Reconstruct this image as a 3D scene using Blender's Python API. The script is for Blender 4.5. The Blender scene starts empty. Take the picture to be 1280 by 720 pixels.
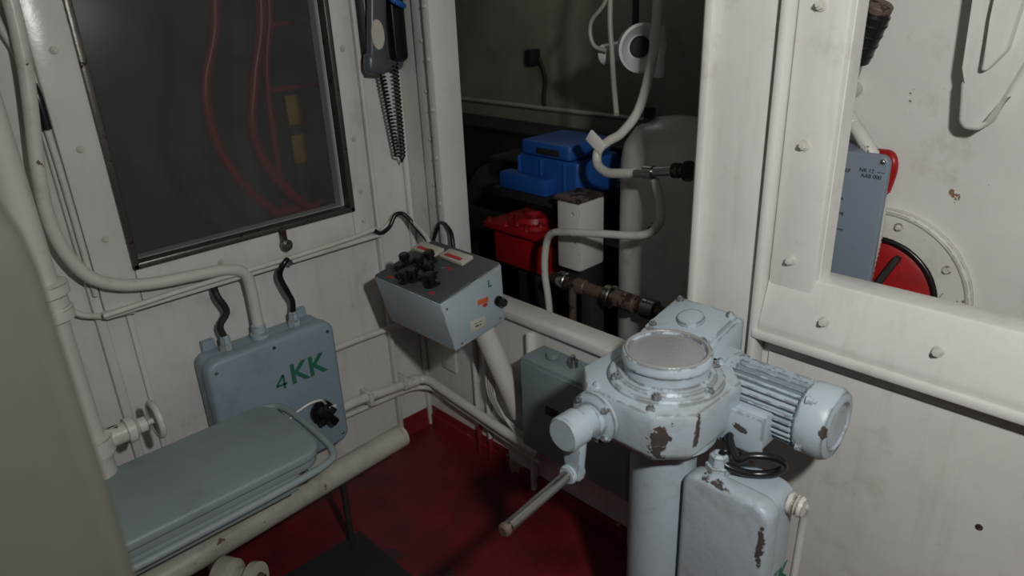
import bpy,bmesh,math,random
from mathutils import Vector,Matrix
random.seed(4)
D=bpy.data;COL=bpy.context.scene.collection
def lin(c): return tuple(((v/255)/12.92 if v/255<.04045 else ((v/255+.055)/1.055)**2.4) for v in c)+(1,)
# ---------------------------------------------------------------- materials
def mat(name,col,rough=.45,metal=0,chip=None,chipcol=(62,48,40),edge=0,bump=.15,bscale=40,var=.08,dirt=0,dirtcol=(110,85,60),cscale=14,spec=.5,coat=0,streak=0,eth=.46,patches=()):
    m=D.materials.new(name);m.use_nodes=True;nt=m.node_tree;N=nt.nodes;L=nt.links
    b=N['Principled BSDF'];b.inputs['Roughness'].default_value=rough;b.inputs['Metallic'].default_value=metal
    b.inputs['Specular IOR Level'].default_value=spec
    b.inputs['Coat Weight'].default_value=coat
    tc=N.new('ShaderNodeTexCoord')
    def noise(s,det=4,r=.6,sc=None):
        n=N.new('ShaderNodeTexNoise');n.inputs['Scale'].default_value=s;n.inputs['Detail'].default_value=det;n.inputs['Roughness'].default_value=r
        if sc:
            mp=N.new('ShaderNodeMapping');mp.inputs['Scale'].default_value=sc;L.new(tc.outputs['Object'],mp.inputs['Vector']);L.new(mp.outputs[0],n.inputs['Vector'])
        else: L.new(tc.outputs['Object'],n.inputs['Vector'])
        return n
    def mr(src,a,bb,c=0,d=1):
        n=N.new('ShaderNodeMapRange');n.inputs[1].default_value=a;n.inputs[2].default_value=bb;n.inputs[3].default_value=c;n.inputs[4].default_value=d
        L.new(src,n.inputs[0]);return n.outputs[0]
    def math2(op,a,c_):
        n=N.new('ShaderNodeMath');n.operation=op
        for i,v in ((0,a),(1,c_)):
            if isinstance(v,(int,float)): n.inputs[i].default_value=v
            else: L.new(v,n.inputs[i])
        return n.outputs[0]
    def mix(f,A,B,bt='MIX'):
        n=N.new('ShaderNodeMix');n.data_type='RGBA';n.blend_type=bt
        if isinstance(f,(int,float)): n.inputs[0].default_value=f
        else: L.new(f,n.inputs[0])
        for i,v in ((6,A),(7,B)):
            if isinstance(v,tuple): n.inputs[i].default_value=v
            else: L.new(v,n.inputs[i])
        return n.outputs[2]
    base=lin(col)
    v=noise(3.5,5)
    c=mix(mr(v.outputs[0],.35,.65),tuple(x*(1-var) for x in base[:3])+(1,),tuple(min(1,x*(1+var)) for x in base[:3])+(1,))
    if dirt>0:
        dn=noise(6,8,.7); c=mix(mr(dn.outputs[0],.62-dirt*.15,.85-dirt*.1,0,.75),c,lin(dirtcol))
    if streak>0:
        sn=noise(22,5,.65,(1,1,.12)); c=mix(mr(sn.outputs[0],.52,.80,0,streak),c,lin(dirtcol))
    ch=None
    if chip is not None:
        cn=noise(cscale,6,.62); ch=mr(cn.outputs[0],chip,chip+.015)
    if edge>0:
        bv=N.new('ShaderNodeBevel');bv.samples=3;bv.inputs[0].default_value=edge
        g=N.new('ShaderNodeNewGeometry');dt=N.new('ShaderNodeVectorMath');dt.operation='DOT_PRODUCT'
        L.new(bv.outputs[0],dt.inputs[0]);L.new(g.outputs['Normal'],dt.inputs[1])
        e=mr(dt.outputs['Value'],.985,.93)
        en=noise(cscale*2.0,5,.7); em=mr(en.outputs[0],eth,eth+.06)
        mu=math2('MULTIPLY',e,em)
        ch=mu if ch is None else math2('MAXIMUM',ch,mu)
    for (loc,sc) in patches:
        mp=N.new('ShaderNodeMapping');mp.vector_type='POINT';s=[1/q for q in sc]
        mp.inputs['Scale'].default_value=s;mp.inputs['Location'].default_value=[-loc[i]*s[i] for i in range(3)]
        L.new(tc.outputs['Object'],mp.inputs['Vector'])
        ln=N.new('ShaderNodeVectorMath');ln.operation='LENGTH';L.new(mp.outputs[0],ln.inputs[0])
        pn=noise(44,6,.72);q=math2('ADD',ln.outputs['Value'],math2('MULTIPLY',math2('SUBTRACT',pn.outputs[0],.5),3.2))
        pm=mr(q,.75,.68);ch=pm if ch is None else math2('MAXIMUM',ch,pm)
    if ch is not None:
        c=mix(ch,c,lin(chipcol))
        rn=mr(ch,0,1,rough,.8);L.new(rn,b.inputs['Roughness'])
    L.new(c,b.inputs['Base Color'])
    bn=noise(bscale,4,.6);bp=N.new('ShaderNodeBump');bp.inputs['Strength'].default_value=bump;bp.inputs['Distance'].default_value=.004
    if ch is not None: L.new(math2('SUBTRACT',bn.outputs[0],ch),bp.inputs['Height'])
    else: L.new(bn.outputs[0],bp.inputs['Height'])
    L.new(bp.outputs[0],b.inputs['Normal'])
    return m
CREAM=mat('cream_paint',(206,205,199),.26,chip=.725,chipcol=(112,92,74),bump=.3,bscale=13,var=.05,dirt=.4,dirtcol=(156,151,138),cscale=9,streak=.28)
CREAMF=mat('cream_hull_paint',(206,205,199),.4,chip=.69,chipcol=(120,98,78),bump=.3,bscale=20,var=.05,dirt=.35,dirtcol=(160,149,130),cscale=22)
CREAMP=mat('cream_part_paint',(203,201,193),.33,chip=.68,chipcol=(92,76,62),edge=.005,bump=.25,bscale=25,var=.05,dirt=.5,dirtcol=(142,132,114))
CREAMD=mat('cream_old_paint',(166,165,154),.4,chip=.68,chipcol=(90,70,55),bump=.3,bscale=20,var=.1,dirt=.9,dirtcol=(110,102,88))
PILL=mat('pillar_shaded_paint',(80,81,71),.5,bump=.1,bscale=10,var=.12,dirt=.4,dirtcol=(62,63,54))  # the pillar's own shadow is put into this darker paint colour
BLUE=mat('pale_blue_paint',(163,177,184),.36,chip=.69,chipcol=(74,62,54),edge=.006,bump=.25,bscale=30,var=.05,dirt=.5,dirtcol=(130,124,112))
BLUEW=mat('worn_pale_blue_paint',(167,180,187),.4,chip=.685,chipcol=(68,60,55),edge=.010,bump=.35,bscale=30,var=.06,dirt=.8,dirtcol=(130,121,108),cscale=12,eth=.45,
  patches=[((-.455,-1.375,.79),(.026,.026,.055)),((-.405,-1.425,.80),(.010,.014,.05)),((-.475,-1.25,.745),(.02,.04,.012)),((-.37,-1.43,.74),(.05,.02,.010)),((-.235,-1.59,.80),(.014,.014,.014)),((-.16,-1.595,.72),(.026,.02,.012)),((-.375,-1.555,.60),(.008,.010,.07)),((-.36,-1.45,.68),(.02,.04,.005)),((-.28,-1.45,.77),(.01,.026,.016)),((-.235,-1.28,.85),(.010,.03,.016))])
BLUEBOX=mat('box_blue_grey_paint',(136,155,166),.42,chip=.69,chipcol=(80,64,54),edge=.006,bump=.4,bscale=45,var=.05,dirt=.4,dirtcol=(114,113,104))
CAB=mat('cabinet_blue_grey',(122,138,142),.45,chip=.70,edge=.004,bump=.15,bscale=30,var=.05,dirt=.3,dirtcol=(96,93,84))
SEAT=mat('seat_teal_vinyl',(137,152,151),.5,chip=.74,chipcol=(180,176,160),bump=.3,bscale=60,var=.06,dirt=.5,dirtcol=(114,121,117),cscale=8)
FLOOR=mat('red_deck_paint',(98,21,31),.42,chip=.62,chipcol=(54,30,33),bump=.35,bscale=14,var=.4,dirt=1.0,dirtcol=(58,22,28),cscale=5)
REDT=mat('red_trim_paint',(122,34,42),.45,chip=.60,chipcol=(150,128,120),bump=.25,var=.3,cscale=7,dirt=.9,dirtcol=(84,34,36))
RED=mat('red_machine_paint',(158,24,28),.35,chip=.66,chipcol=(60,25,20),edge=.006,bump=.2,dirt=.6,dirtcol=(80,25,20))
REDD=mat('red_tube_paint',(138,22,34),.4,bump=.1,dirt=.5,dirtcol=(80,22,20))
BLACK=mat('black_plastic',(20,20,22),.3,bump=.05)
BLACKM=mat('dark_rubber_mat',(34,32,36),.7,bump=.3)
DGREY=mat('dark_grey_panel',(68,74,76),.5,chip=.66,chipcol=(125,128,124),edge=.004,bump=.2)
PHONE=mat('phone_grey',(74,78,82),.35,bump=.05)
BEIGE=mat('beige_plate',(186,182,170),.4,bump=.05)
STEEL=mat('worn_steel',(165,163,158),.28,metal=1,chip=.68,chipcol=(80,64,54),bump=.15,cscale=30)
BOLT=mat('bolt_paint',(190,188,178),.35,bump=.1,var=.1,dirt=.4)
DSTEEL=mat('gasket_steel',(100,96,90),.35,metal=.7,chip=.6,chipcol=(70,55,45),bump=.2,cscale=25)
CAP=mat('cap_grey',(140,141,139),.2,bump=.35,bscale=90,dirt=.5,dirtcol=(116,113,106))
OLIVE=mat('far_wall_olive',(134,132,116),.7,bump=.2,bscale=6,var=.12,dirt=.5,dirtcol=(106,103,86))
OLIVE2=mat('far_panel_olive',(156,152,120),.65,bump=.2,var=.1)
DARK=mat('dark_machinery',(40,37,36),.6,bump=.4,bscale=20,var=.3)
RUSTP=mat('rusty_pipe',(104,88,78),.5,metal=.3,chip=.5,chipcol=(58,42,35),bump=.4)
ROYAL=mat('royal_blue_plastic',(34,84,158),.4,bump=.1,dirt=.3,dirtcol=(30,50,90))
GBOX=mat('grey_terminal_box',(116,126,137),.45,bump=.2,var=.04)
YEL=mat('yellow_paint',(170,138,30),.5)
GREEN=mat('stencil_green',(40,104,82),.6,bump=.05)
WHITE=mat('label_white',(225,222,215),.5,bump=.02)
REDL=mat('label_red',(180,50,50),.5,bump=.02)
ORANGE=mat('tag_orange',(200,96,50),.5,bump=.02)
INK=mat('ink_dark',(40,44,50),.6,bump=.02)
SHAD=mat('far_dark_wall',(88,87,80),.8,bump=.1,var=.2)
WHITEP=mat('white_lamp',(220,220,216),.35,bump=.05)
# glass
GL=D.materials.new('dusty_glass');GL.use_nodes=True;nt=GL.node_tree;nt.nodes.clear()
o=nt.nodes.new('ShaderNodeOutputMaterial');tr=nt.nodes.new('ShaderNodeBsdfTransparent');df=nt.nodes.new('ShaderNodeBsdfDiffuse');gs=nt.nodes.new('ShaderNodeBsdfGlossy')
df.inputs[0].default_value=(.33,.33,.31,1);gs.inputs['Roughness'].default_value=.3;gs.inputs['Color'].default_value=(.4,.4,.4,1)
tr.inputs[0].default_value=(.85,.86,.85,1)
m1=nt.nodes.new('ShaderNodeMixShader');m2=nt.nodes.new('ShaderNodeMixShader');fr=nt.nodes.new('ShaderNodeFresnel');fr.inputs[0].default_value=1.3
nz=nt.nodes.new('ShaderNodeTexNoise');nz.inputs['Scale'].default_value=3;mp=nt.nodes.new('ShaderNodeMapRange');mp.inputs[3].default_value=.03;mp.inputs[4].default_value=.16
nt.links.new(nz.outputs[0],mp.inputs[0]);nt.links.new(mp.outputs[0],m1.inputs[0])
nt.links.new(tr.outputs[0],m1.inputs[1]);nt.links.new(df.outputs[0],m1.inputs[2]);nt.links.new(fr.outputs[0],m2.inputs[0]);nt.links.new(m1.outputs[0],m2.inputs[1]);nt.links.new(gs.outputs[0],m2.inputs[2]);nt.links.new(m2.outputs[0],o.inputs[0])
# ---------------------------------------------------------------- geometry helpers
def G(name):
    e=D.objects.new(name,None);e.empty_display_size=.05;COL.objects.link(e);return e
def fin(bm,name,par,m,ang=35,M=None):
    if M is not None: bm.transform(M)
    bmesh.ops.recalc_face_normals(bm,faces=bm.faces)
    me=D.meshes.new(name);bm.to_mesh(me);bm.free()
    for p in me.polygons:p.use_smooth=True
    me.set_sharp_from_angle(angle=math.radians(ang))
    me.materials.append(m)
    ob=D.objects.new(name,me);COL.objects.link(ob)
    if par is not None: ob.parent=par
    return ob
def R3(rx=0,ry=0,rz=0): return Matrix.Rotation(math.radians(rz),4,'Z')@Matrix.Rotation(math.radians(ry),4,'Y')@Matrix.Rotation(math.radians(rx),4,'X')
def bev(bm,w,seg=2,edges=None):
    if w>0: bmesh.ops.bevel(bm,geom=list(edges or bm.edges),offset=w,segments=seg,profile=.5,affect='EDGES',clamp_overlap=True)
def box(name,par,lo,hi,m,b=.004,rot=None,seg=2):
    bm=bmesh.new();bmesh.ops.create_cube(bm,size=1)
    s=[abs(hi[i]-lo[i]) for i in range(3)];c=Vector([(hi[i]+lo[i])/2 for i in range(3)])
    bmesh.ops.scale(bm,vec=s,verts=bm.verts);bev(bm,min(b,min(s)*.45),seg)
    return fin(bm,name,par,m,M=Matrix.Translation(c)@(rot or Matrix()))
def boxes(name,par,lst,m):
    bm=bmesh.new()
    for lo,hi in lst:
        r=bmesh.ops.create_cube(bm,size=1);vs=r['verts']
        bmesh.ops.scale(bm,vec=[hi[i]-lo[i] for i in range(3)],verts=vs);bmesh.ops.translate(bm,vec=[(hi[i]+lo[i])/2 for i in range(3)],verts=vs)
    return fin(bm,name,par,m)
def rbox(name,par,lo,hi,m,axis=1,r=.03,b=.008,seg=5):
    bm=bmesh.new();bmesh.ops.create_cube(bm,size=1)
    s=[abs(hi[i]-lo[i]) for i in range(3)];c=Vector([(hi[i]+lo[i])/2 for i in range(3)])
    bmesh.ops.scale(bm,vec=s,verts=bm.verts)
    def par_(e):
        d=(e.verts[0].co-e.verts[1].co).normalized();return abs(d[axis])>.99
    bev(bm,r,seg,[e for e in bm.edges if par_(e)])
    a=[e for e in bm.edges if abs((e.verts[0].co-e.verts[1].co).normalized()[axis])<.01 ]
    bev(bm,b,3,a)
    return fin(bm,name,par,m,M=Matrix.Translation(c),ang=50)
def lathe(name,par,prof,org,axis,m,n=40,ang=35):
    bm=bmesh.new();ax=Vector(axis).normalized();rings=[]
    q=Vector((0,0,1)).rotation_difference(ax).to_matrix().to_4x4()
    for r,h in prof:
        if r<1e-6: rings.append([bm.verts.new((0,0,h))])
        else: rings.append([bm.verts.new((r*math.cos(2*math.pi*i/n),r*math.sin(2*math.pi*i/n),h)) for i in range(n)])
    for a,b_ in zip(rings,rings[1:]):
        if len(a)==1 and len(b_)==1: continue
        for i in range(n):
            j=(i+1)%n
            if len(a)==1: bm.faces.new((a[0],b_[i],b_[j]))
            elif len(b_)==1: bm.faces.new((a[i],a[j],b_[0]))
            else: bm.faces.new((a[i],a[j],b_[j],b_[i]))
    if len(rings[0])>1: bm.faces.new(rings[0])
    if len(rings[-1])>1: bm.faces.new(rings[-1])
    return fin(bm,name,par,m,ang,M=Matrix.Translation(org)@q)
def cyl(name,par,p0,p1,r,m,b=.003,n=32,r2=None):
    p0=Vector(p0);p1=Vector(p1);h=(p1-p0).length;r2=r if r2 is None else r2;b=min(b,r*.4,h*.4)
    return lathe(name,par,[(0,0),(r-b,0),(r,b),(r2,h-b),(r2-b,h),(0,h)],p0,p1-p0,m,n)
def smoothpts(pts,k=8):
    P=[Vector(p) for p in pts]
    if len(P)<3: return P
    out=[]
    for i in range(len(P)-1):
        a=P[i-1] if i>0 else P[0]*2-P[1];b_=P[i];c=P[i+1];d=P[i+2] if i+2<len(P) else P[-1]*2-P[-2]
        for j in range(k):
            t=j/k
            out.append(.5*((2*b_)+(c-a)*t+(2*a-5*b_+4*c-d)*t*t+(3*b_-a-3*c+d)*t**3))
    out.append(P[-1]);return out
def tube(name,par,pts,r,m,k=8,n=14,rf=None,smooth=True):
    P=smoothpts(pts,k) if smooth else [Vector(p) for p in pts]
    bm=bmesh.new();rings=[];up=None
    for i,p in enumerate(P):
        t=(P[min(i+1,len(P)-1)]-P[max(i-1,0)]).normalized()
        if up is None:
            up=Vector((0,0,1)) if abs(t.z)<.9 else Vector((1,0,0))
        up=(up-t*up.dot(t)).normalized();s=t.cross(up)
        rr=r*(rf(i) if rf else 1)
        rings.append([bm.verts.new(p+(up*math.cos(2*math.pi*j/n)+s*math.sin(2*math.pi*j/n))*rr) for j in range(n)])
    for a,b_ in zip(rings,rings[1:]):
        for i in range(n): bm.faces.new((a[i],a[(i+1)%n],b_[(i+1)%n],b_[i]))
    bm.faces.new(rings[0]);bm.faces.new(rings[-1])
    return fin(bm,name,par,m,60)
def prism(name,par,poly,axis,a,b_,m,b=.004,seg=2):
    bm=bmesh.new();I=[i for i in range(3) if i!=axis]
    def mk(v):
        out=[]
        for p in poly:
            c=[0,0,0];c[I[0]]=p[0];c[I[1]]=p[1];c[axis]=v;out.append(bm.verts.new(c))
        return out
    A=mk(a);B=mk(b_);n=len(poly)
    bm.faces.new(A);bm.faces.new(B)
    for i in range(n): bm.faces.new((A[i],A[(i+1)%n],B[(i+1)%n],B[i]))
    bev(bm,b,seg)
    return fin(bm,name,par,m)
def loft(name,par,rings,m,b=.004,seg=2):
    bm=bmesh.new();R=[[bm.verts.new(p) for p in r] for r in rings];n=len(R[0])
    bm.faces.new(R[0]);bm.faces.new(R[-1])
    for A,B in zip(R,R[1:]):
        for i in range(n): bm.faces.new((A[i],A[(i+1)%n],B[(i+1)%n],B[i]))
    bmesh.ops.recalc_face_normals(bm,faces=bm.faces);bev(bm,b,seg)
    return fin(bm,name,par,m)
def bolts(name,par,pos,axis,m,r=.009,h=.008):
    bm=bmesh.new();ax=Vector(axis).normalized();q=Vector((0,0,1)).rotation_difference(ax).to_matrix().to_4x4()
    for p in pos:
        rot=Matrix.Rotation(random.random()*3,4,'Z')
        for rr,hh,nn in ((r,h,6),(r*1.25,h*.25,16),(r*.5,h*1.5,10)):
            bmesh.ops.create_cone(bm,cap_ends=True,segments=nn,radius1=rr,radius2=rr*.9,depth=hh,matrix=Matrix.Translation(p)@q@rot@Matrix.Translation((0,0,hh/2)))
    return fin(bm,name,par,m,30)
def text(name,par,s,size,M,m,ext=.0006,off=.02):
    cu=D.curves.new(name,'FONT');cu.body=s;cu.size=size;cu.extrude=ext;cu.align_x='CENTER';cu.align_y='CENTER';cu.offset=size*off
    t=D.objects.new('tmp',cu);COL.objects.link(t);bpy.context.view_layer.update()
    me=D.meshes.new_from_object(t.evaluated_get(bpy.context.evaluated_depsgraph_get()));D.objects.remove(t)
    me.materials.clear();me.materials.append(m);me.transform(M);me.name=name
    ob=D.objects.new(name,me);COL.objects.link(ob);ob.parent=par;return ob
def frame(o,x,y):
    x=Vector(x).normalized();y=Vector(y).normalized();z=x.cross(y)
    return Matrix(((x.x,y.x,z.x,o[0]),(x.y,y.y,z.y,o[1]),(x.z,y.z,z.z,o[2]),(0,0,0,1)))
# ================================================================ ROOM
boxes('floor',None,[((-3,-3.6,-.05),(2.6,2.4,0))],FLOOR)
boxes('ceiling',None,[((-3,-3.6,2.35),(2.6,2.4,2.4))],CREAM)
H=2.35
boxes('wall_left',None,[((-3,0,0),(-.915,.05,H)),((-.915,0,0),(-.262,.05,.955)),((-.915,0,1.85),(-.262,.05,H)),((-.262,0,0),(.05,.05,H))],CREAM)
boxes('wall_right',None,[((0,-.23,0),(.05,0,H)),((0,-1.15,0),(.05,-.23,.64)),((0,-1.15,2.1),(.05,-.23,H)),((0,-1.45,0),(.05,-1.15,H)),
  ((0,-2.7,0),(.05,-1.45,.985)),((0,-2.7,1.95),(.05,-1.45,H)),((0,-3.6,0),(.05,-2.7,H)),((-.006,-2.7,.08),(0,-1.36,.80))],CREAM)
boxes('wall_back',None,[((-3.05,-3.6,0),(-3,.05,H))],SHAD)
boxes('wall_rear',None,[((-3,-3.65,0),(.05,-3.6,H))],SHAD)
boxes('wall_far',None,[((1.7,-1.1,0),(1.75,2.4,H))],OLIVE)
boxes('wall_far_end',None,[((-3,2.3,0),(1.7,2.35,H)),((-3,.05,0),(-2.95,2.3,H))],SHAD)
boxes('wall_outer',None,[((.42,-3.6,0),(.47,-1.12,H)),((.47,-1.17,0),(1.75,-1.12,H))],CREAMF)
# ---- window surround (left wall)
g=G('window_1')
def fr(lo,hi,nm,m=CREAM,b=.006): return box(nm,g,lo,hi,m,b)
fr((-1.02,-.03,.85),(-.925,.0,1.95),'surround_side_a');fr((-.25,-.03,.85),(-.17,.0,1.95),'surround_side_b')
fr((-.925,-.03,.85),(-.25,.0,.945),'surround_bottom');fr((-.925,-.03,1.86),(-.25,.0,1.95),'surround_top')
fr((-1.03,-.06,.838),(-.165,.0,.852),'sill_lip',b=.005)
t=.018
for nm,lo,hi in (('gasket_a',(-.93,-.04,.94),(-.93+t,.0,1.87)),('gasket_b',(-.262,-.04,.94),(-.262+t,.0,1.87)),('gasket_bottom',(-.93,-.04,.94),(-.244,.0,.94+t)),('gasket_top',(-.93,-.04,1.852),(-.244,.0,1.87))):
    fr(lo,hi,nm,DSTEEL,.004)
box('glass_pane',g,(-.915,.012,.95),(-.26,.018,1.86),GL,.001)
bolts('window_bolts',g,[(-.975,-.03,z) for z in (.9,1.04,1.27,1.5,1.73)]+[(-.213,-.03,z) for z in (.9,1.0,1.17,1.44,1.7)]+[(x,-.03,.895) for x in (-.87,-.7)],(0,-1,0),BOLT,.008)
lathe('latch_knob',g,[(0,0),(.010,0),(.010,.012),(.016,.016),(.018,.03),(.010,.036),(.008,.045),(0,.047)],(-.505,-.03,.90),(0,-1,0),DSTEEL,20)
box('latch_tab',g,(-.515,-.05,.905),(-.495,-.035,.95),DSTEEL,.004)
g=G('trim_1')
box('stiffener_a',g,(-1.045,-.02,0),(-1.02,0,H),CREAM,.005)
box('stiffener_b',g,(-.16,-.025,0),(-.145,0,H),CREAM,.005)
box('stiffener_c',g,(-.97,-.012,0),(-.955,0,.838),CREAM,.004)
box('corner_weld',g,(-.02,-.02,0),(0,0,H),CREAM,.008)
g=G('door_frame')
box('jamb_bar',g,(-.035,-.235,.62),(.07,-.20,2.1),CREAM,.006)
box('jamb_plate',g,(-.012,-.20,.3),(0,-.12,H),CREAM,.004)
bolts('jamb_bolts',g,[(-.012,-.165,z) for z in (.85,1.0,1.15,1.3,1.45,1.6)]+[(-.035,-.217,z) for z in (.8,.95,1.1,1.25,1.4,1.55)],(-1,0,0),BOLT,.007,.005)
box('sill_plate',g,(-.02,-1.15,.615),(.07,-.23,.645),CREAM,.006)
g=G('wall_post')
box('post_face',g,(-.03,-1.335,0),(.08,-1.145,H),CREAM,.01)
box('post_rib_a',g,(-.055,-1.185,.2),(-.02,-1.165,H),CREAM,.006)
box('post_rib_b',g,(-.05,-1.345,0),(0,-1.325,H),CREAM,.007)
g=G('window_2')
box('frame_side',g,(-.02,-1.448,.86),(.06,-1.345,H),CREAM,.008)
prism('frame_bottom',g,[(-.045,.862),(-.02,.862),(.06,.98),(.06,1.0),(-.012,1.0),(-.045,.885)],1,-2.7,-1.345,CREAM,.005)
box('drip_lip',g,(-.055,-2.72,.845),(0,-1.335,.866),CREAM,.006)
def slp(y,z): return (-.045+(z-.885)/(1.0-.885)*.033-.001,y,z)
bolts('frame_bolts',g,[slp(-1.485,.925),slp(-1.70,.93),slp(-1.92,.93),slp(-2.15,.93)]+[(-.02,-1.392,z) for z in (1.035,1.28,1.54,1.78)],(-1,0,.1),BOLT,.009,.013)
g=G('trim_2')
for i,y in enumerate((-.30,-.36)): box(f'rib_{i}',g,(-.018,y-.012,0),(0,y,.6),CREAM,.004)
box('rib_c',g,(-.03,-.60,0),(0,-.585,.6),CREAM,.004);box('rib_d',g,(-.02,-1.0,0),(0,-.985,.6),CREAM,.004)
for i,(y,h) in enumerate(((-.30,.13),(-.36,.10))): box(f'rib_red_{i}',g,(-.0185,y-.0125,0),(0,y+.0005,h),REDT,.003)
boxes('baseboard_left',None,[((-3,-.012,0),(0,0,.03)),((-.14,-.004,.03),(0,0,.075))],REDT)
boxes('baseboard_right',None,[((-.012,-3.6,0),(0,0,.05)),((-.004,-.45,.05),(0,0,.085))],REDT)
g=G('panel_screw')
cyl('screw_head',g,(-.004,-1.829,.572),(-.0085,-1.829,.572),.007,RUSTP,.001,12)
box('rubber_mat',None,(-.98,-.95,0),(-.555,-.335,.012),BLACKM,.004)
# ================================================================ 4KK junction box
g=G('junction_box')
rbox('body',g,(-.83,-.075,.20),(-.43,-.01,.64),BLUEBOX,1,.035,.006)
rbox('lid',g,(-.835,-.12,.195),(-.425,-.07,.645),BLUEBOX,1,.04,.014)
box('mount_foot_a',g,(-.80,-.02,.17),(-.76,0,.67),BLUEBOX);box('mount_foot_b',g,(-.5,-.02,.17),(-.46,0,.67),BLUEBOX)
for i,x in enumerate((-.745,-.64,-.525)):
    R_=.028 if i==1 else .02
    lathe(f'gland_{i}',g,[(0,0),(R_,0),(R_,.02),(R_*.75,.022),(R_*.75,.045),(R_*.5,.05),(0,.05)],(x,-.06,.638),(0,0,1),BLUE,6 if i!=1 else 24)
bolts('lid_screws',g,[(-.81,-.119,.61),(-.45,-.119,.61),(-.81,-.119,.23),(-.45,-.119,.23),(-.63,-.119,.622)],(0,-1,0),STEEL,.006,.003)
text('stencil_kk',g,'KK',.095,frame((-.535,-.1212,.51),(1,0,0),(0,0,1)),GREEN)
bm=bmesh.new()
def strip(a,b_,w):
    a=Vector(a);b_=Vector(b_);d=(b_-a);L_=d.length
    bmesh.ops.create_cube(bm,size=1,matrix=Matrix.Translation(Vector(((a.x+b_.x)/2,-.1213,(a.y+b_.y)/2)))@Matrix.Rotation(-math.atan2(d.y,d.x),4,'Y')@Matrix.Diagonal((L_,.001,w,1)))
ox,oz=-.645,.478
strip((ox+.026,oz),(ox+.026,oz+.048),.007);strip((ox,oz+.015),(ox+.036,oz+.015),.007);strip((ox+.001,oz+.016),(ox+.026,oz+.047),.007)
fin(bm,'stencil_4',g,GREEN)
lathe('switch_base',g,[(0,0),(.04,0),(.04,.012),(.03,.014),(.03,.03),(0,.03)],(-.515,-.12,.345),(0,-1,0),BLACK,28)
box('switch_lever',g,(-.555,-.18,.33),(-.475,-.148,.36),BLACK,.008,R3(0,55,0))
box('switch_lever_cross',g,(-.55,-.175,.337),(-.48,-.15,.353),BLACK,.006,R3(0,-35,0))
box('switch_tag',g,(-.50,-.153,.352),(-.475,-.148,.366),WHITE,.001)
tube('switch_wire',g,[(-.50,-.13,.37),(-.53,-.16,.41),(-.58,-.17,.42),(-.63,-.15,.39),(-.66,-.13,.34)],.004,WHITE)
g=G('cable_conduit')
tube('pipe',g,[(-1.02,-.07,2.3),(-1.035,-.07,1.8),(-1.045,-.07,1.5),(-1.085,-.07,1.22),(-1.085,-.07,1.08),(-1.05,-.07,.98),(-.99,-.07,.93),(-.90,-.07,.905),(-.78,-.07,.893),(-.70,-.07,.883),(-.652,-.065,.855),(-.64,-.06,.80),(-.64,-.06,.67)],.0165,CREAMP)
g=G('power_cable')
tube('cable_a',g,[(-.735,-.03,.84),(-.74,-.06,.81),(-.725,-.065,.76),(-.75,-.06,.72),(-.745,-.06,.68)],.009,DARK,rf=lambda i:1+.12*(i%2))
tube('cable_b',g,[(-.50,-.05,.84),(-.525,-.075,.86),(-.55,-.07,.82),(-.535,-.07,.76),(-.52,-.06,.72),(-.525,-.06,.68)],.009,BLACK)
g=G('cable_run')
tube('cable',g,[(-1.035,-.068,.855),(-.8,-.068,.862),(-.5,-.068,.862),(-.3,-.066,.866),(-.2,-.06,.87),(-.16,-.045,.855),(-.12,-.04,.87),(-.08,-.04,.9),(-.05,-.06,.87),(-.06,-.16,.83),(-.09,-.22,.80)],.0075,CREAMP)
tube('cable_dark',g,[(-.20,-.07,.868),(-.17,-.055,.85),(-.13,-.05,.86),(-.1,-.05,.895),(-.07,-.06,.89),(-.05,-.1,.84),(-.07,-.22,.80)],.0075,BLACK)
tube('cable_console',g,[(-.03,-.15,.80),(-.03,-.2,.88),(-.045,-.27,.87),(-.06,-.3,.82)],.007,BLACK)
g=G('wall_cable')
tube('thin_a',g,[(-1.07,-.03,2.3),(-1.07,-.03,1.65),(-1.05,-.03,1.5),(-1.035,-.03,1.38),(-1.03,-.03,1.2),(-1.03,-.03,.9)],.008,CREAMP)
tube('thin_b',g,[(-1.037,-.035,1.43),(-1.035,-.045,1.40),(-1.035,-.045,1.33)],.011,BLACK)
tube('thin_c',g,[(-1.11,-.03,2.3),(-1.11,-.03,1.5),(-1.12,-.03,1.1),(-1.10,-.03,.9),(-1.04,-.03,.845),(-.95,-.03,.83)],.008,CREAMP)
# ================================================================ bulkhead pipe with valve
g=G('bulkhead_pipe')
X,Y=-1.165,-.2
cyl('pipe_upper',g,(X,Y,1.0),(X,Y,2.35),.036,CREAMP);cyl('pipe_lower',g,(X,Y,.55),(X,Y,1.0),.034,CREAMP)
lathe('coupling',g,[(.036,0),(.050,.005),(.050,.03),(.045,.035),(.045,.06),(.053,.065),(.053,.09),(.04,.095)],(X,Y,.93),(0,0,1),CREAMP)
tube('elbow',g,[(X,Y,.6),(X,Y,.5),(X+.01,Y,.44),(X+.02,Y-.02,.38),(X+.02,Y-.02,.0)],.04,CREAMP)
lathe('coupling_low',g,[(.036,0),(.05,.004),(.05,.05),(.036,.055)],(X,Y,.56),(0,0,1),CREAMP)
cyl('branch',g,(X,Y,.59),(X+.10,Y+.0,.59),.026,CREAMP);lathe('bonnet',g,[(0,0),(.034,0),(.034,.02),(.02,.03),(.02,.05),(.008,.055),(.008,.09),(0,.09)],(X+.08,Y,.59),(1,0,0),CREAMP,20)
tube('handwheel_rim',g,[(X+.155,Y+.045*math.cos(a*math.pi/8),.59+.045*math.sin(a*math.pi/8)) for a in range(17)],.009,CREAMP,k=2)
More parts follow.
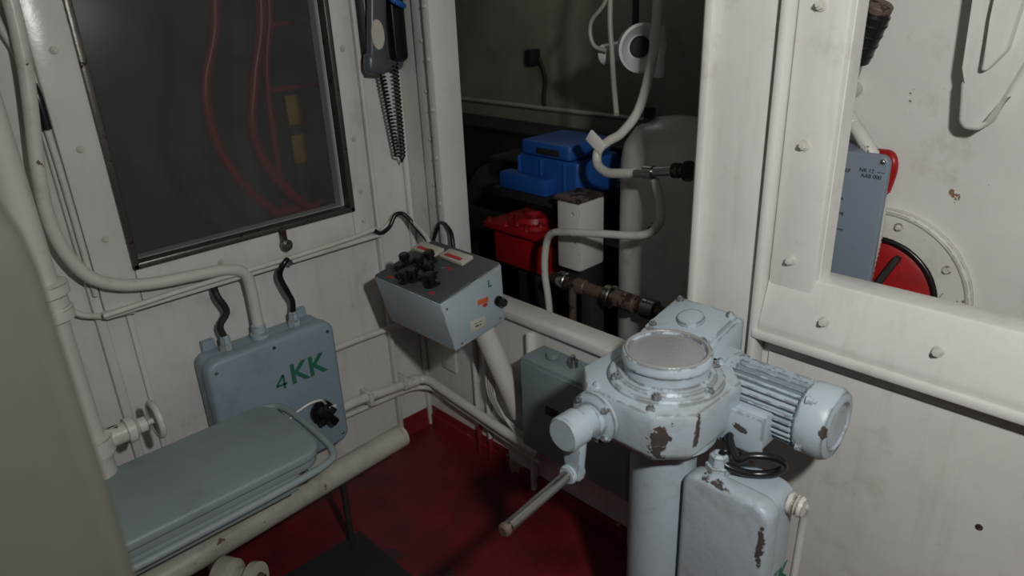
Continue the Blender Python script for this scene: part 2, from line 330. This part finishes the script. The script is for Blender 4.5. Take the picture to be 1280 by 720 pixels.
for a in range(3): 
    t=a*math.pi/3;cyl(f'spoke_{a}',g,(X+.155,Y-.045*math.cos(t),.59-.045*math.sin(t)),(X+.155,Y+.045*math.cos(t),.59+.045*math.sin(t)),.006,CREAMP)
cyl('pipe_second',g,(-1.26,-.12,0),(-1.26,-.12,2.35),.03,CREAMP)
# ================================================================ seat
g=G('folding_seat')
rbox('cushion',g,(-1.42,-.52,.478),(-.710,-.195,.505),SEAT,2,.06,.008)
rbox('pan',g,(-1.41,-.51,.452),(-.715,-.205,.479),SEAT,2,.055,.006)
tube('rim_tube',g,[(-.75,-.185,.485),(-.71,-.19,.482),(-.682,-.22,.48),(-.675,-.30,.477),(-.677,-.43,.472),(-.686,-.50,.468),(-.72,-.538,.466),(-.85,-.55,.465),(-1.15,-.555,.465),(-1.45,-.555,.465)],.010,SEAT)
box('apron',g,(-1.40,-.515,.41),(-.80,-.50,.455),SEAT,.004);box('apron_side',g,(-.76,-.50,.41),(-.745,-.22,.455),SEAT,.004)
cyl('support_leg_a',g,(-.98,-.28,0),(-.98,-.28,.46),.02,CREAMP);cyl('support_leg_b',g,(-1.3,-.28,0),(-1.3,-.28,.46),.02,CREAMP)
g=G('stowed_roll')
cyl('roll',g,(-1.25,-.43,.30),(-.385,-.37,.30),.036,CREAMD,.008,28,.036)
lathe('roll_end',g,[(0,-.002),(.03,-.002),(.036,0),(.036,.012),(.02,.014),(.02,.004),(0,.004)],(-.39,-.37,.30),(1,.05,0),CREAMD)
cyl('roll_stay',g,(-.6,-.36,.27),(-.6,-.36,0),.010,DARK)
g=G('seat_clamp')
lathe('clamp_body',g,[(0,0),(.04,0),(.055,.015),(.05,.05),(.03,.06),(.03,.09),(.045,.1),(.045,.12),(0,.125)],(-1.03,-.46,.24),(.5,-.75,.1),CREAMD,24)
bolts('clamp_nut',g,[Vector((-1.03,-.46,.24))+Vector((.5,-.75,.1)).normalized()*.12],(.5,-.75,.1),RUSTP,.018,.015)
cyl('clamp_post',g,(-1.02,-.47,0),(-1.02,-.47,.26),.025,CREAMD)
# ================================================================ pipes low
g=G('pipe_run')
tube('pipe_a',g,[(-.43,-.045,.27),(-.33,-.045,.27),(-.2,-.045,.255),(-.1,-.045,.245),(-.06,-.05,.24),(-.042,-.08,.235),(-.04,-.15,.225),(-.04,-.4,.20),(-.04,-.64,.18)],.017,CREAMP)
tube('pipe_b',g,[(-.43,-.03,.225),(-.2,-.03,.215),(-.08,-.035,.205),(-.03,-.09,.195),(-.03,-.2,.18),(-.03,-.64,.14)],.009,CREAMP)
tube('pipe_c',g,[(-.43,-.03,.49),(-.3,-.03,.49),(-.03,-.03,.48)],.011,CREAMP)
for i,x in enumerate((-.3,-.15)): box(f'clip_{i}',g,(x,-.065,.235),(x+.02,0,.285),CREAMP)
cyl('coupling',g,(-.14,-.045,.25),(-.08,-.046,.244),.023,CREAMP)
g=G('wire_bundle')
for i in range(4): tube(f'wire_{i}',g,[(-.02,-.40-.012*i,.46),(-.035,-.40-.012*i,.42),(-.05,-.41-.012*i,.36),(-.05,-.43-.01*i,.30),(-.035,-.50-.01*i,.24-.012*i),(-.03,-.64,.20-.012*i)],.004,CREAMP)
# ================================================================ console
g=G('control_console')
prof=[(-.323,.785),(-.083,.838),(-.077,.651),(-.28,.62)]
prism('housing',g,prof,1,-.55,-.225,BLUE,.006)
ux=Vector((.24,0,.053)).normalized();un=Vector((-ux.z,0,ux.x))
O=Vector((-.323,-.225,.785))
def TP(s,t,h=0): return O+Vector((.24,0,.053))*s+Vector((0,-.325,0))*t+un*h
bm=bmesh.new();bmesh.ops.create_cube(bm,size=1);bmesh.ops.scale(bm,vec=(.238,.318,.006),verts=bm.verts);bev(bm,.002)
fin(bm,'top_plate',g,DGREY,M=frame(TP(.5,.5,.002),ux,(0,1,0)))
for i,(s,t_) in enumerate(((.40,.14),(.20,.26),(.20,.46),(.44,.32),(.40,.52),(.24,.68),(.12,.40),(.60,.34))):
    r=.0175 if i!=5 else .021
    lathe(f'knob_{i}',g,[(0,0),(r*1.25,0),(r*1.25,.006),(r,.008),(r*.6,.012),(r*.7,.016),(r,.022),(r*.95,.034),(r*.7,.038),(0,.038)],TP(s,t_,.004),un,BLACK,20)
for i,(s,t_) in enumerate(((.76,.15),(.80,.54))):
    bm=bmesh.new();bmesh.ops.create_cube(bm,size=1);bmesh.ops.scale(bm,vec=(.048,.11,.012),verts=bm.verts);bev(bm,.003);fin(bm,f'label_block_{i}',g,BEIGE,M=frame(TP(s,t_,.01),ux,(0,1,0)))
    bm=bmesh.new();bmesh.ops.create_cube(bm,size=1);bmesh.ops.scale(bm,vec=(.014,.075,.001),verts=bm.verts);fin(bm,f'label_red_{i}',g,REDL,M=frame(TP(s-.04,t_,.0165),ux,(0,1,0)))
for i,(s,t_) in enumerate(((.08,.20),(.33,.60),(.10,.80),(.58,.62))):
    text(f'mark_{i}',g,'HH',.016,frame(TP(s,t_,.0056),(0,-1,0),ux),REDL)
box('side_label',g,(-.22,-.5525,.66),(-.16,-.549,.695),BEIGE,.001);text('side_text',g,'—  —\n== =',.011,frame((-.19,-.5532,.68),(1,0,0),(0,0,1)),INK)
box('tag',g,(-.185,-.5528,.737),(-.145,-.549,.752),ORANGE,.001)
box('tag_red',g,(-.165,-.5528,.724),(-.15,-.549,.734),REDL,.001)
lathe('toggle_knob',g,[(0,0),(.016,0),(.016,.006),(.008,.008),(.008,.015),(.014,.018),(.012,.03),(0,.032)],(-.105,-.55,.725),(0,-1,0),BLACK,16)
text('side_mark',g,'L',.03,frame((-.135,-.5508,.79),(1,0,0),(0,0,1)),GREEN)
bolts('screws',g,[(-.3,-.549,.765),(-.1,-.549,.665),(-.255,-.549,.64)],(0,-1,0),STEEL,.004,.003)
cyl('support_pipe',g,(-.115,-.46,.655),(-.02,-.54,.28),.034,CREAMP)
cyl('brace_pipe',g,(-.2,-.33,.635),(-.02,-.40,.52),.022,CREAMP)
# ================================================================ flat cabinet
g=G('wall_cabinet')
box('case',g,(-.11,-1.06,.255),(-.005,-.64,.57),CAB,.006)
box('door',g,(-.118,-1.05,.265),(-.108,-.65,.56),CAB,.003)
box('slot',g,(-.12,-.80,.42),(-.117,-.75,.45),INK,.001)
lathe('stub',g,[(0,0),(.015,0),(.015,.02),(.008,.022),(.008,.035),(0,.035)],(-.05,-.80,.57),(0,0,1),STEEL,16)
cyl('top_pipe',g,(-.05,-.72,.57),(-.05,-.72,.585),.02,CAB)
# ================================================================ gearbox pedestal
g=G('winch_gearbox')
cx,cy=-.33,-1.285
py0=cy-.018
cyl('pedestal',g,(cx,py0,0),(cx,py0,.73),.070,BLUE,.002,48)
lathe('pedestal_foot',g,[(0,0),(.14,0),(.14,.02),(.08,.03),(.074,.05),(0,.05)],(cx,py0,0),(0,0,1),BLUE)
lathe('lower_flange',g,[(0,0),(.078,0),(.082,.004),(.115,.014),(.115,.03),(0,.03)],(cx,cy-.01,.712),(0,0,1),BLUEW,48)
def octo(h,c,z): return [Vector((cx+a,cy+b_,z)) for a,b_ in ((-h,-c),(-c,-h),(c,-h),(h,-c),(h,c),(c,h),(-c,h),(-h,c))]
loft('body',g,[octo(.118,.068,.732),octo(.136,.079,.755),octo(.141,.082,.835),octo(.138,.080,.85)],BLUEW,.006,2)
fy0=cy-.014
lathe('top_flange',g,[(0,0),(.118,0),(.118,.008),(.114,.012),(.10,.013),(.096,.018),(.086,.02),(.086,.042),(.091,.046),(.091,.060),(.088,.065),(.078,.065),(.076,.060),(0,.060)],(cx,fy0,.848),(0,0,1),BLUEW,64)
lathe('sight_cap',g,[(0,0),(.074,0),(.074,.002),(.05,.004),(.0,.0055)],(cx,fy0,.907),(0,0,1),CAP,48)
tube('cap_ring',g,[(cx+.082*math.cos(a*math.pi/12),fy0+.082*math.sin(a*math.pi/12),.913) for a in range(25)],.004,CAP,k=2)
bolts('flange_bolts',g,[(cx+.106*math.cos(a),fy0+.106*math.sin(a),.86) for a in [math.radians(25+60*k) for k in range(6)]],(0,0,1),BLUEW,.009,.008)
bolts('corner_bolts',g,[(cx+sx*.123,cy+sy*.065,.85) for sx in(-1,1) for sy in (-1,1)],(0,0,1),BLUEW,.008,.007)
py,pz=-1.235,.80
lathe('port_flange',g,[(0,0),(.055,0),(.055,.012),(.045,.016),(.034,.018),(.034,.03),(0,.03)],(cx-.14,py,pz-.005),(-1,0,0),BLUEW,32)
bolts('port_bolts',g,[(cx-.152,py+.045*math.cos(a),pz-.005+.045*math.sin(a)) for a in [math.radians(45+90*k) for k in range(4)]],(-1,0,0),BLUEW,.008,.007)
lathe('crank_hub',g,[(0,0),(.03,0),(.03,.03),(.037,.034),(.037,.075),(.033,.08),(0,.08)],(-.495,py,pz),(-1,0,0),BLUE,32)
prism('crank_arm',g,[(py-.032,pz),(py-.026,pz-.05),(py-.024,pz-.11),(py+.01,pz-.115),(py+.012,pz-.05),(py+.03,pz)],0,-.555,-.535,BLUE,.005)
cyl('crank_boss',g,(-.565,py,pz-.10),(-.527,py,pz-.10),.02,BLUE)
cyl('crank_grip',g,(-.56,py,pz-.10),(-.735,py-.01,pz-.112),.0115,STEEL,.003)
cyl('grip_cap',g,(-.735,py-.01,pz-.112),(-.75,py-.011,pz-.113),.013,RUSTP)
prism('rear_housing',g,[(-.235,.73),(-.235,.85),(-.215,.865),(-.075,.895),(-.055,.885),(-.055,.73)],1,-1.32,-1.15,BLUEW,.007)
tp=Vector((.14,0,.03)).normalized();tn=Vector((-tp.z,0,tp.x))
bm=bmesh.new();bmesh.ops.create_cube(bm,size=1);bmesh.ops.scale(bm,vec=(.135,.155,.012),verts=bm.verts);bev(bm,.003);fin(bm,'housing_cover',g,BLUEW,M=frame((-.143,-1.235,.884),tp,(0,1,0)))
lathe('cover_plug',g,[(0,0),(.032,0),(.03,.01),(.02,.012),(0,.012)],Vector((-.143,-1.235,.889)),tn,BLUEW,28)
bolts('cover_bolts',g,[Vector((-.143,-1.235,.89))+tp*a+Vector((0,b,0)) for a in(-.055,.055) for b in(-.065,.065)],tn,BLUEW,.008,.007)
box('neck',g,(-.25,-1.36,.73),(-.12,-1.24,.85),BLUEW,.01)
# motor
mx,mz=-.175,.785
lathe('motor_flange',g,[(0,0),(.074,0),(.074,.014),(.060,.018),(.060,.02),(0,.02)],(mx,-1.36,mz),(0,-1,0),BLUEW,36)
cyl('motor_core',g,(mx,-1.37,mz),(mx,-1.56,mz),.056,BLUE,.002,40)
bm=bmesh.new()
for k in range(30):
    a=2*math.pi*k/30
    bmesh.ops.create_cube(bm,size=1,matrix=Matrix.Translation((mx,-1.455,mz))@Matrix.Rotation(a,4,'Y')@Matrix.Translation((0,0,.060))@Matrix.Diagonal((.0035,.150,.021,1)))
fin(bm,'motor_fins',g,BLUE)
lathe('fan_cover',g,[(0,0),(.066,0),(.073,.006),(.075,.050),(.069,.061),(.05,.065),(.045,.061),(0,.061)],(mx,-1.53,mz),(0,-1,0),BLUEW,36)
bolts('fan_bolts',g,[(mx+.075*math.cos(a),-1.545,mz+.075*math.sin(a)) for a in (.5,2.2,3.6,5.2)],(0,-1,0),BLUEW,.008,.012)
box('terminal_box',g,(-.275,-1.49,.725),(-.21,-1.40,.80),BLUEW,.008)
box('terminal_lid',g,(-.285,-1.495,.72),(-.273,-1.395,.805),BLUEW,.004)
lc=Vector((-.30,-1.50,.715))
e1=Vector((.6,-.8,0));e2=Vector((-.25,-.2,.95)).normalized()
tube('motor_cable',g,[Vector((-.25,-1.44,.72)),Vector((-.29,-1.43,.745))]+[lc+e1*.048*math.cos(a)+e2*.030*math.sin(a) for a in [math.radians(150-30*k) for k in range(10)]]+[Vector((-.325,-1.45,.70)),Vector((-.325,-1.43,.71))],.008,BLACK)
tube('motor_cable_b',g,[(-.25,-1.47,.72),(-.27,-1.46,.70),(-.30,-1.45,.715),(-.32,-1.44,.73),(-.327,-1.43,.715)],.007,BLACK)
# lower box
g=G('junction_box.001')
rbox('body',g,(-.365,-1.56,.24),(-.25,-1.385,.675),BLUEW,0,.03,.008)
rbox('lid',g,(-.375,-1.568,.232),(-.325,-1.378,.683),BLUEW,0,.034,.012)
lathe('gland',g,[(0,0),(.026,0),(.026,.018),(.02,.02),(.02,.04),(.012,.046),(0,.046)],(-.325,-1.43,.678),(0,0,1),BLUE,6)
text('stencil_kk',g,'KK',.06,frame((-.285,-1.5612,.455),(1,0,0),(0,0,1)),GREEN)
box('mount_bracket',g,(-.33,-1.50,.0),(-.29,-1.45,.25),BLUE,.004)
lathe('side_gland',g,[(0,0),(.022,0),(.022,.010),(.016,.012),(.022,.014),(.016,.018),(.022,.022),(.018,.03),(0,.03)],(-.275,-1.56,.645),(0,-1,0),CREAMP,16)
tube('side_conduit',g,[(-.275,-1.575,.645),(-.262,-1.585,.64),(-.245,-1.58,.60),(-.235,-1.575,.5),(-.23,-1.57,.3),(-.23,-1.57,0)],.008,CREAMP)
# ================================================================ phone
g=G('wall_telephone')
rbox('cradle',g,(-.135,-.05,1.36),(-.005,0,1.68),PHONE,1,.02,.008)
rbox('cradle_side',g,(-.06,-.085,1.39),(-.01,-.04,1.66),BLACK,1,.015,.006)
M_=Matrix.Translation((-.12,-.085,1.50))@R3(0,8,0)
bm=bmesh.new();bmesh.ops.create_cube(bm,size=1);bmesh.ops.scale(bm,vec=(.062,.03,.27),verts=bm.verts);bev(bm,.014,4);fin(bm,'handset_grip',g,PHONE,M=M_)
for i,z in enumerate((-.11,.12)):
    bm=bmesh.new();bmesh.ops.create_cube(bm,size=1);bmesh.ops.scale(bm,vec=(.078,.045,.065),verts=bm.verts);bev(bm,.02,4);fin(bm,f'handset_end_{i}',g,PHONE,M=M_@Matrix.Translation((0,.005,z)))
ob=lathe('oval_plate',g,[(0,0),(.023,0),(.022,.003),(0,.004)],(0,0,0),(0,-1,0),BEIGE,32);ob.data.transform(Matrix.Translation((-.13,-.1015,1.475))@Matrix.Diagonal((1,1,1.9,1)))
tube('blue_cable',g,[(.0,-.05,1.66),(-.03,-.1,1.60),(-.07,-.105,1.575),(-.04,-.11,1.555),(-.01,-.08,1.55)],.009,ROYAL)
g=G('coiled_cord')
def coil(p0,p1,R_,turns):
    p0=Vector(p0);p1=Vector(p1);n=turns*10;return [p0.lerp(p1,i/n)+Vector((R_*math.cos(i*2*math.pi/10),R_*math.sin(i*2*math.pi/10),0)) for i in range(n+1)]
pts=coil((-.115,-.08,1.36),(-.075,-.06,1.09),.0085,24)+[Vector((-.06,-.06,1.07))]+coil((-.05,-.055,1.09),(-.045,-.055,1.38),.0085,24)
tube('cord',g,pts,.0032,BLACK,n=6,smooth=False)
# ================================================================ far compartment stuff
g=G('blue_toolbox')
rbox('body',g,(.55,-.30,.84),(.80,.02,.98),ROYAL,2,.02,.01);rbox('lid',g,(.54,-.27,.985),(.79,-.01,1.04),ROYAL,2,.02,.008)
box('bulge',g,(.50,-.18,.84),(.57,.08,.91),ROYAL,.012);box('handle',g,(.535,-.22,.995),(.545,-.10,1.02),DARK)
for i,y in enumerate((-.24,-.12,0)): box(f'rib_{i}',g,(.542,y,.85),(.552,y+.012,.975),ROYAL,.003)
g=G('equipment_shelf')
box('shelf',g,(.50,-.30,.805),(.85,.12,.84),DARK)
box('shelf_leg',g,(.78,-.2,0),(.84,-.1,.81),DARK)
g=G('red_valve_gearbox')
box('body',g,(.52,-.18,.50),(.74,.15,.655),RED,.012)
box('top_plate',g,(.49,-.21,.655),(.76,.18,.682),RED,.006)
lathe('lid',g,[(0,0),(.11,0),(.11,.015),(.09,.02),(.08,.04),(.04,.045),(.04,.06),(0,.06)],(.61,-.005,.68),(0,0,1),RED,32)
bolts('lid_bolts',g,[(x,y,.682) for x in (.51,.74) for y in (-.19,-.06,.06,.16)]+[(.61+.098*math.cos(a*math.pi/3),-.005+.098*math.sin(a*math.pi/3),.695) for a in range(6)],(0,0,1),RED,.011,.012)
lathe('side_flange',g,[(0,0),(.075,0),(.075,.025),(.045,.03),(.045,.055),(.065,.06),(.065,.08),(0,.08)],(.60,-.18,.58),(0,-1,0),RED)
bolts('flange_bolts',g,[(.60+.062*math.cos(a*math.pi/3),-.205,.58+.062*math.sin(a*math.pi/3)) for a in range(6)],(0,-1,0),RUSTP,.008,.012)
box('stand',g,(.56,-.1,0),(.70,.05,.5),DARK)
g=G('white_housing')
box('block',g,(.42,-.42,.62),(.56,-.31,.88),CREAMP,.01);box('block_stand',g,(.46,-.40,0),(.54,-.33,.62),DARK)
box('cap_plate',g,(.41,-.425,.88),(.55,-.305,.895),RUSTP,.004)
g=G('storage_tank')
lathe('tank',g,[(0,0),(.185,0),(.185,1.03),(.175,1.08),(.14,1.13),(.08,1.16),(0,1.17)],(.66,-.645,0),(0,0,1),CREAMP,48)
cyl('top_nozzle',g,(.62,-.56,1.13),(.62,-.56,1.2),.02,RUSTP)
g=G('hose_line')
tube('hose_down',g,[(.45,-.70,2.3),(.45,-.70,1.8),(.45,-.695,1.5),(.45,-.685,1.38),(.44,-.65,1.23),(.42,-.60,1.15),(.40,-.56,1.12),(.38,-.535,1.09),(.365,-.545,1.05),(.345,-.60,1.035),(.33,-.67,1.045),(.32,-.73,1.058)],.015,CREAMP)
cyl('fitting',g,(.32,-.72,1.055),(.32,-.87,1.085),.014,STEEL);lathe('brass_valve',g,[(0,0),(.022,0),(.022,.02),(.014,.022),(.014,.04),(.03,.042),(.03,.055),(0,.055)],(.32,-.865,1.085),(0,-1,.1),RUSTP,16)
lathe('collar',g,[(0,0),(.021,0),(.021,.03),(0,.03)],(.32,-.765,1.064),(0,-1,.1),STEEL,16)
tube('hose_low',g,[(.32,-.80,1.05),(.32,-.825,.97),(.32,-.82,.91),(.32,-.76,.865),(.32,-.6,.835),(.32,-.46,.81),(.33,-.37,.785),(.34,-.33,.73),(.34,-.32,.62),(.34,-.34,.45),(.34,-.34,0)],.013,CREAMP)
box('hose_tag',g,(.36,-.575,1.10),(.372,-.50,1.14),WHITE,.003,R3(35,0,0))
tube('cable_up',g,[(.55,-.47,2.3),(.55,-.45,1.7),(.55,-.44,1.5),(.54,-.46,1.36),(.5,-.50,1.28),(.44,-.56,1.2)],.009,CREAMD)
tube('cable_up_b',g,[(.55,-.52,2.3),(.55,-.50,1.75),(.55,-.43,1.55),(.55,-.36,1.47),(.55,-.37,1.40),(.56,-.42,1.38)],.007,CREAMD)
g=G('floodlight')
lathe('lamp_head',g,[(0,0),(.045,0),(.055,.02),(.06,.05),(.06,.08),(.072,.085),(.078,.12),(.07,.125),(.062,.11),(.04,.09),(0,.088)],(.62,-.48,1.40),(-.6,-.8,-.05),WHITEP,32)
lathe('lamp_lens',g,[(0,0),(.035,0),(.03,.01),(0,.014)],Vector((.62,-.48,1.40))+Vector((-.6,-.8,-.05)).normalized()*.09,(-.6,-.8,-.05),DARK,24)
cyl('lamp_stub',g,(.62,-.36,1.36),(.62,-.47,1.38),.035,WHITEP);box('lamp_guard',g,(.57,-.63,1.30),(.60,-.58,1.46),WHITEP,.01)
box('lamp_bracket',g,(.64,-.48,1.4),(.655,-.46,2.35),DARK)
g=G('drive_shaft')
cyl('shaft',g,(.40,-.30,.58),(.40,-.80,.58),.022,RUSTP)
for i,(y,r,w) in enumerate(((-.34,.035,.04),(-.42,.03,.05),(-.56,.04,.03),(-.60,.032,.09),(-.72,.036,.05))): cyl(f'coupling_{i}',g,(.40,y,.58),(.40,y-w,.58),r,RUSTP if i%2 else STEEL)
box('bearing_block',g,(.37,-.52,.0),(.44,-.47,.57),DARK)
cyl('riser',g,(.38,-.42,.0),(.38,-.42,.58),.014,RUSTP)
tube('blue_hose',g,[(.42,-.36,.56),(.43,-.38,.4),(.42,-.40,.2),(.42,-.40,0)],.012,ROYAL)
g=G('machinery_block')
box('base_block',g,(.88,-.5,0),(1.3,.9,.55),DARK,.02);box('upper_block',g,(1.0,-.2,.55),(1.28,.7,.80),DARK,.02)
cyl('drum',g,(1.1,.1,.55),(1.1,.8,.55),.18,DARK)
g=G('far_dark_block');box('dark_block_body',g,(1.32,-.55,0),(1.56,2.2,.84),DARK,.02);box('dark_block_top',g,(1.31,-.56,.84),(1.57,2.21,.86),DARK,.005)  # dark block put in to make the lower far wall dark
g=G('conduit_line')
cyl('pipe',g,(1.64,-.6,.93),(1.64,2.2,.93),.012,CREAMD)
tube('riser',g,[(1.66,.95,1.2),(1.65,.9,1.1),(1.64,.9,1.0),(1.64,.9,.94)],.010,DARK)
box('outlet',g,(1.62,.98,1.16),(1.70,1.03,1.25),DARK)
g=G('far_panel');box('panel',g,(1.62,-1.1,.9),(1.7,-.62,H),OLIVE2,.01);box('panel_edge',g,(1.58,-.64,.0),(1.7,-.60,H),DARK,.01)
g=G('red_ladder')
tube('rail_a',g,[(-.38,.4,2.2),(-.39,.4,1.6),(-.47,.4,1.35),(-.482,.4,1.226),(-.46,.4,1.10),(-.40,.4,.98),(-.312,.4,.871),(-.2,.4,.78),(-.2,.4,0)],.018,REDD)
tube('rail_b',g,[(-.22,.4,2.2),(-.234,.4,1.6),(-.30,.4,1.35),(-.342,.4,1.179),(-.32,.4,1.06),(-.26,.4,.95),(-.181,.4,.855),(-.1,.4,.78),(-.1,.4,0)],.018,REDD)
tube('rail_c',g,[(-.15,.5,2.2),(-.155,.5,1.6),(-.22,.5,1.2),(-.22,.5,0)],.013,REDD)
for i,z in enumerate((1.28,1.5)): cyl(f'rung_{i}',g,(-.22,.5,z),(0.05,.5,z),.010,REDD)
g=G('yellow_bollard');box('plate',g,(-.10,.6,0),(-.04,.65,1.27),DARK,.004);box('stripe_a',g,(-.105,.595,1.13),(-.045,.6,1.24),YEL,.002);box('stripe_b',g,(-.105,.595,.98),(-.045,.6,1.09),YEL,.002)
# ================================================================ right window view
g=G('terminal_box')
rbox('case',g,(.30,-1.385,.88),(.42,-1.20,1.205),GBOX,0,.02,.006);rbox('cover',g,(.285,-1.455,.875),(.305,-1.195,1.21),GBOX,0,.022,.005)
for i in range(5):
    text(f'label_{i}',g,('NR 12  –·–\nAAB 000','ABCDEF','SVENSKA\nA.B.','CD/EF  GHI','=== = ==')[i],.0125,frame((.2842,(-1.42,-1.35,-1.34,-1.34,-1.35)[i],(1.165,1.165,1.09,1.06,1.02)[i]),(0,-1,0),(0,0,1)),INK,off=0)
bolts('cover_screws',g,[(.285,y,z) for y in(-1.44,-1.21) for z in (.89,1.195)],(-1,0,0),STEEL,.005,.003)
g=G('hull_flange')
fx,fy,fz=.42,-1.425,.83
lathe('ring',g,[(.225,0),(.225,.018),(.22,.022),(.155,.022),(.15,.018),(.15,0)],(fx,fy,fz),(-1,0,0),CREAMP,64)
lathe('red_disc',g,[(0,0),(.138,0),(.138,.012),(.12,.02),(.04,.022),(.04,.04),(0,.04)],(fx,fy,fz),(-1,0,0),RED,48)
tube('black_seal',g,[(fx-.02,fy+.148*math.cos(a*math.pi/18),fz+.148*math.sin(a*math.pi/18)) for a in range(37)],.007,BLACK,k=2)
tube('outer_bead',g,[(fx-.02,fy+.215*math.cos(a*math.pi/24),fz+.215*math.sin(a*math.pi/24)) for a in range(49)],.004,CREAMD,k=2)
bolts('ring_bolts',g,[(fx-.022,fy+.19*math.cos(a*math.pi/4+.2),fz+.19*math.sin(a*math.pi/4+.2)) for a in range(8)],(-1,0,0),CREAMP,.009,.008)
box('black_crossbar',g,(fx-.05,fy-.008,fz-.13),(fx-.03,fy+.008,fz+.13),DARK,.004,R3(25,0,0))
g=G('flexible_conduit')
tube('conduit',g,[(.40,-1.22,1.6),(.40,-1.26,1.4),(.39,-1.305,1.28),(.37,-1.35,1.235),(.36,-1.395,1.18),(.36,-1.42,1.10),(.36,-1.425,1.0),(.36,-1.42,.9),(.34,-1.42,.75),(.36,-1.40,.3),(.36,-1.38,0)],.015,CREAMP,k=16,rf=lambda i:1+.14*(i%2))
tube('red_hose',g,[(.40,-1.39,1.19),(.39,-1.42,1.19),(.385,-1.432,1.17),(.39,-1.43,1.14),(.40,-1.42,1.10)],.010,RED)
g=G('torch_handle')
T0=Vector((.29,-1.345,1.41));T1=Vector((.265,-1.388,1.515))
cyl('grip',g,T0,T1,.030,BLACK,.006);cyl('grip_end',g,T1,T1+Vector((-.004,-.006,.015)),.027,RUSTP)
for i in range(4): 
    a_=T0.lerp(T1,.15+.2*i);cyl(f'grip_ring_{i}',g,a_,a_+Vector((-.002,-.003,.008)),.032,BLACK)
cyl('lower_sleeve',g,(.31,-1.32,1.33),T0,.020,STEEL);cyl('mount',g,(.305,-1.325,1.35),(.42,-1.305,1.33),.018,CREAMP)
g=G('wall_bracket')
prism('web',g,[(-1.51,1.95),(-1.545,1.535),(-1.56,1.40),(-1.552,1.37),(-1.562,1.29),(-1.575,1.275),(-1.605,1.275),(-1.615,1.29),(-1.622,1.34),(-1.645,1.41),(-1.68,1.45),(-1.71,1.56),(-1.73,1.95)],0,.33,.42,CREAM,.012,3)
prism('rib',g,[(-1.59,1.9),(-1.59,1.50),(-1.592,1.40),(-1.602,1.40),(-1.63,1.44),(-1.64,1.55),(-1.65,1.9)],0,.30,.34,CREAM,.01,3)
# ================================================================ near pillar
g=G('cabin_pillar')
rbox('padding',g,(-1.95,-1.47,0),(-1.345,-1.41,1.57),PILL,1,.14,.02,seg=8)
# ================================================================ lights
def area(name,loc,tgt,size,pw,col=(1,.99,.98)):
    l=D.lights.new(name,'AREA');l.size=size;l.energy=pw;l.color=col;ob=D.objects.new(name,l);COL.objects.link(ob);ob.location=loc
    ob.rotation_euler=(Vector(tgt)-Vector(loc)).to_track_quat('-Z','Y').to_euler();return ob
area('flash_lamp',(-1.12,-2.26,1.88),(.0,-1.35,.85),.08,20.5)
area('ceiling_fill',(-1.4,-1.6,2.3),(-1.0,-1.2,0),.5,.6)  # unseen weak fill from overhead, no fixture modelled
area('far_room_fill',(1.2,.6,2.3),(1.3,.4,0),.6,1.6)  # added fill light that brightens the far compartment, not a fixture
w=D.worlds.new('w');bpy.context.scene.world=w;w.use_nodes=True;w.node_tree.nodes['Background'].inputs[0].default_value=(.5,.55,.6,1);w.node_tree.nodes['Background'].inputs[1].default_value=.04
# ================================================================ camera
TH=math.radians(22.9);R_=math.atan2(95,2240);Yw=math.radians(46.7)
f=Vector((math.cos(TH)*math.cos(Yw),math.cos(TH)*math.sin(Yw),-math.sin(TH)));r0=Vector((math.sin(Yw),-math.cos(Yw),0));u0=r0.cross(f)
xc=r0*math.cos(R_)-u0*math.sin(R_);yc=r0*math.sin(R_)+u0*math.cos(R_);zc=-f
cd=D.cameras.new('camera');cd.sensor_width=36;cd.lens=25.3125;cd.clip_start=.02
cd.dof.use_dof=True;cd.dof.focus_distance=1.8;cd.dof.aperture_fstop=3.2
co=D.objects.new('camera',cd);COL.objects.link(co)
co.matrix_world=Matrix(((xc.x,yc.x,zc.x,-1.43),(xc.y,yc.y,zc.y,-2.02),(xc.z,yc.z,zc.z,1.6),(0,0,0,1)))
bpy.context.scene.camera=co
bpy.context.scene.view_settings.view_transform='Standard'
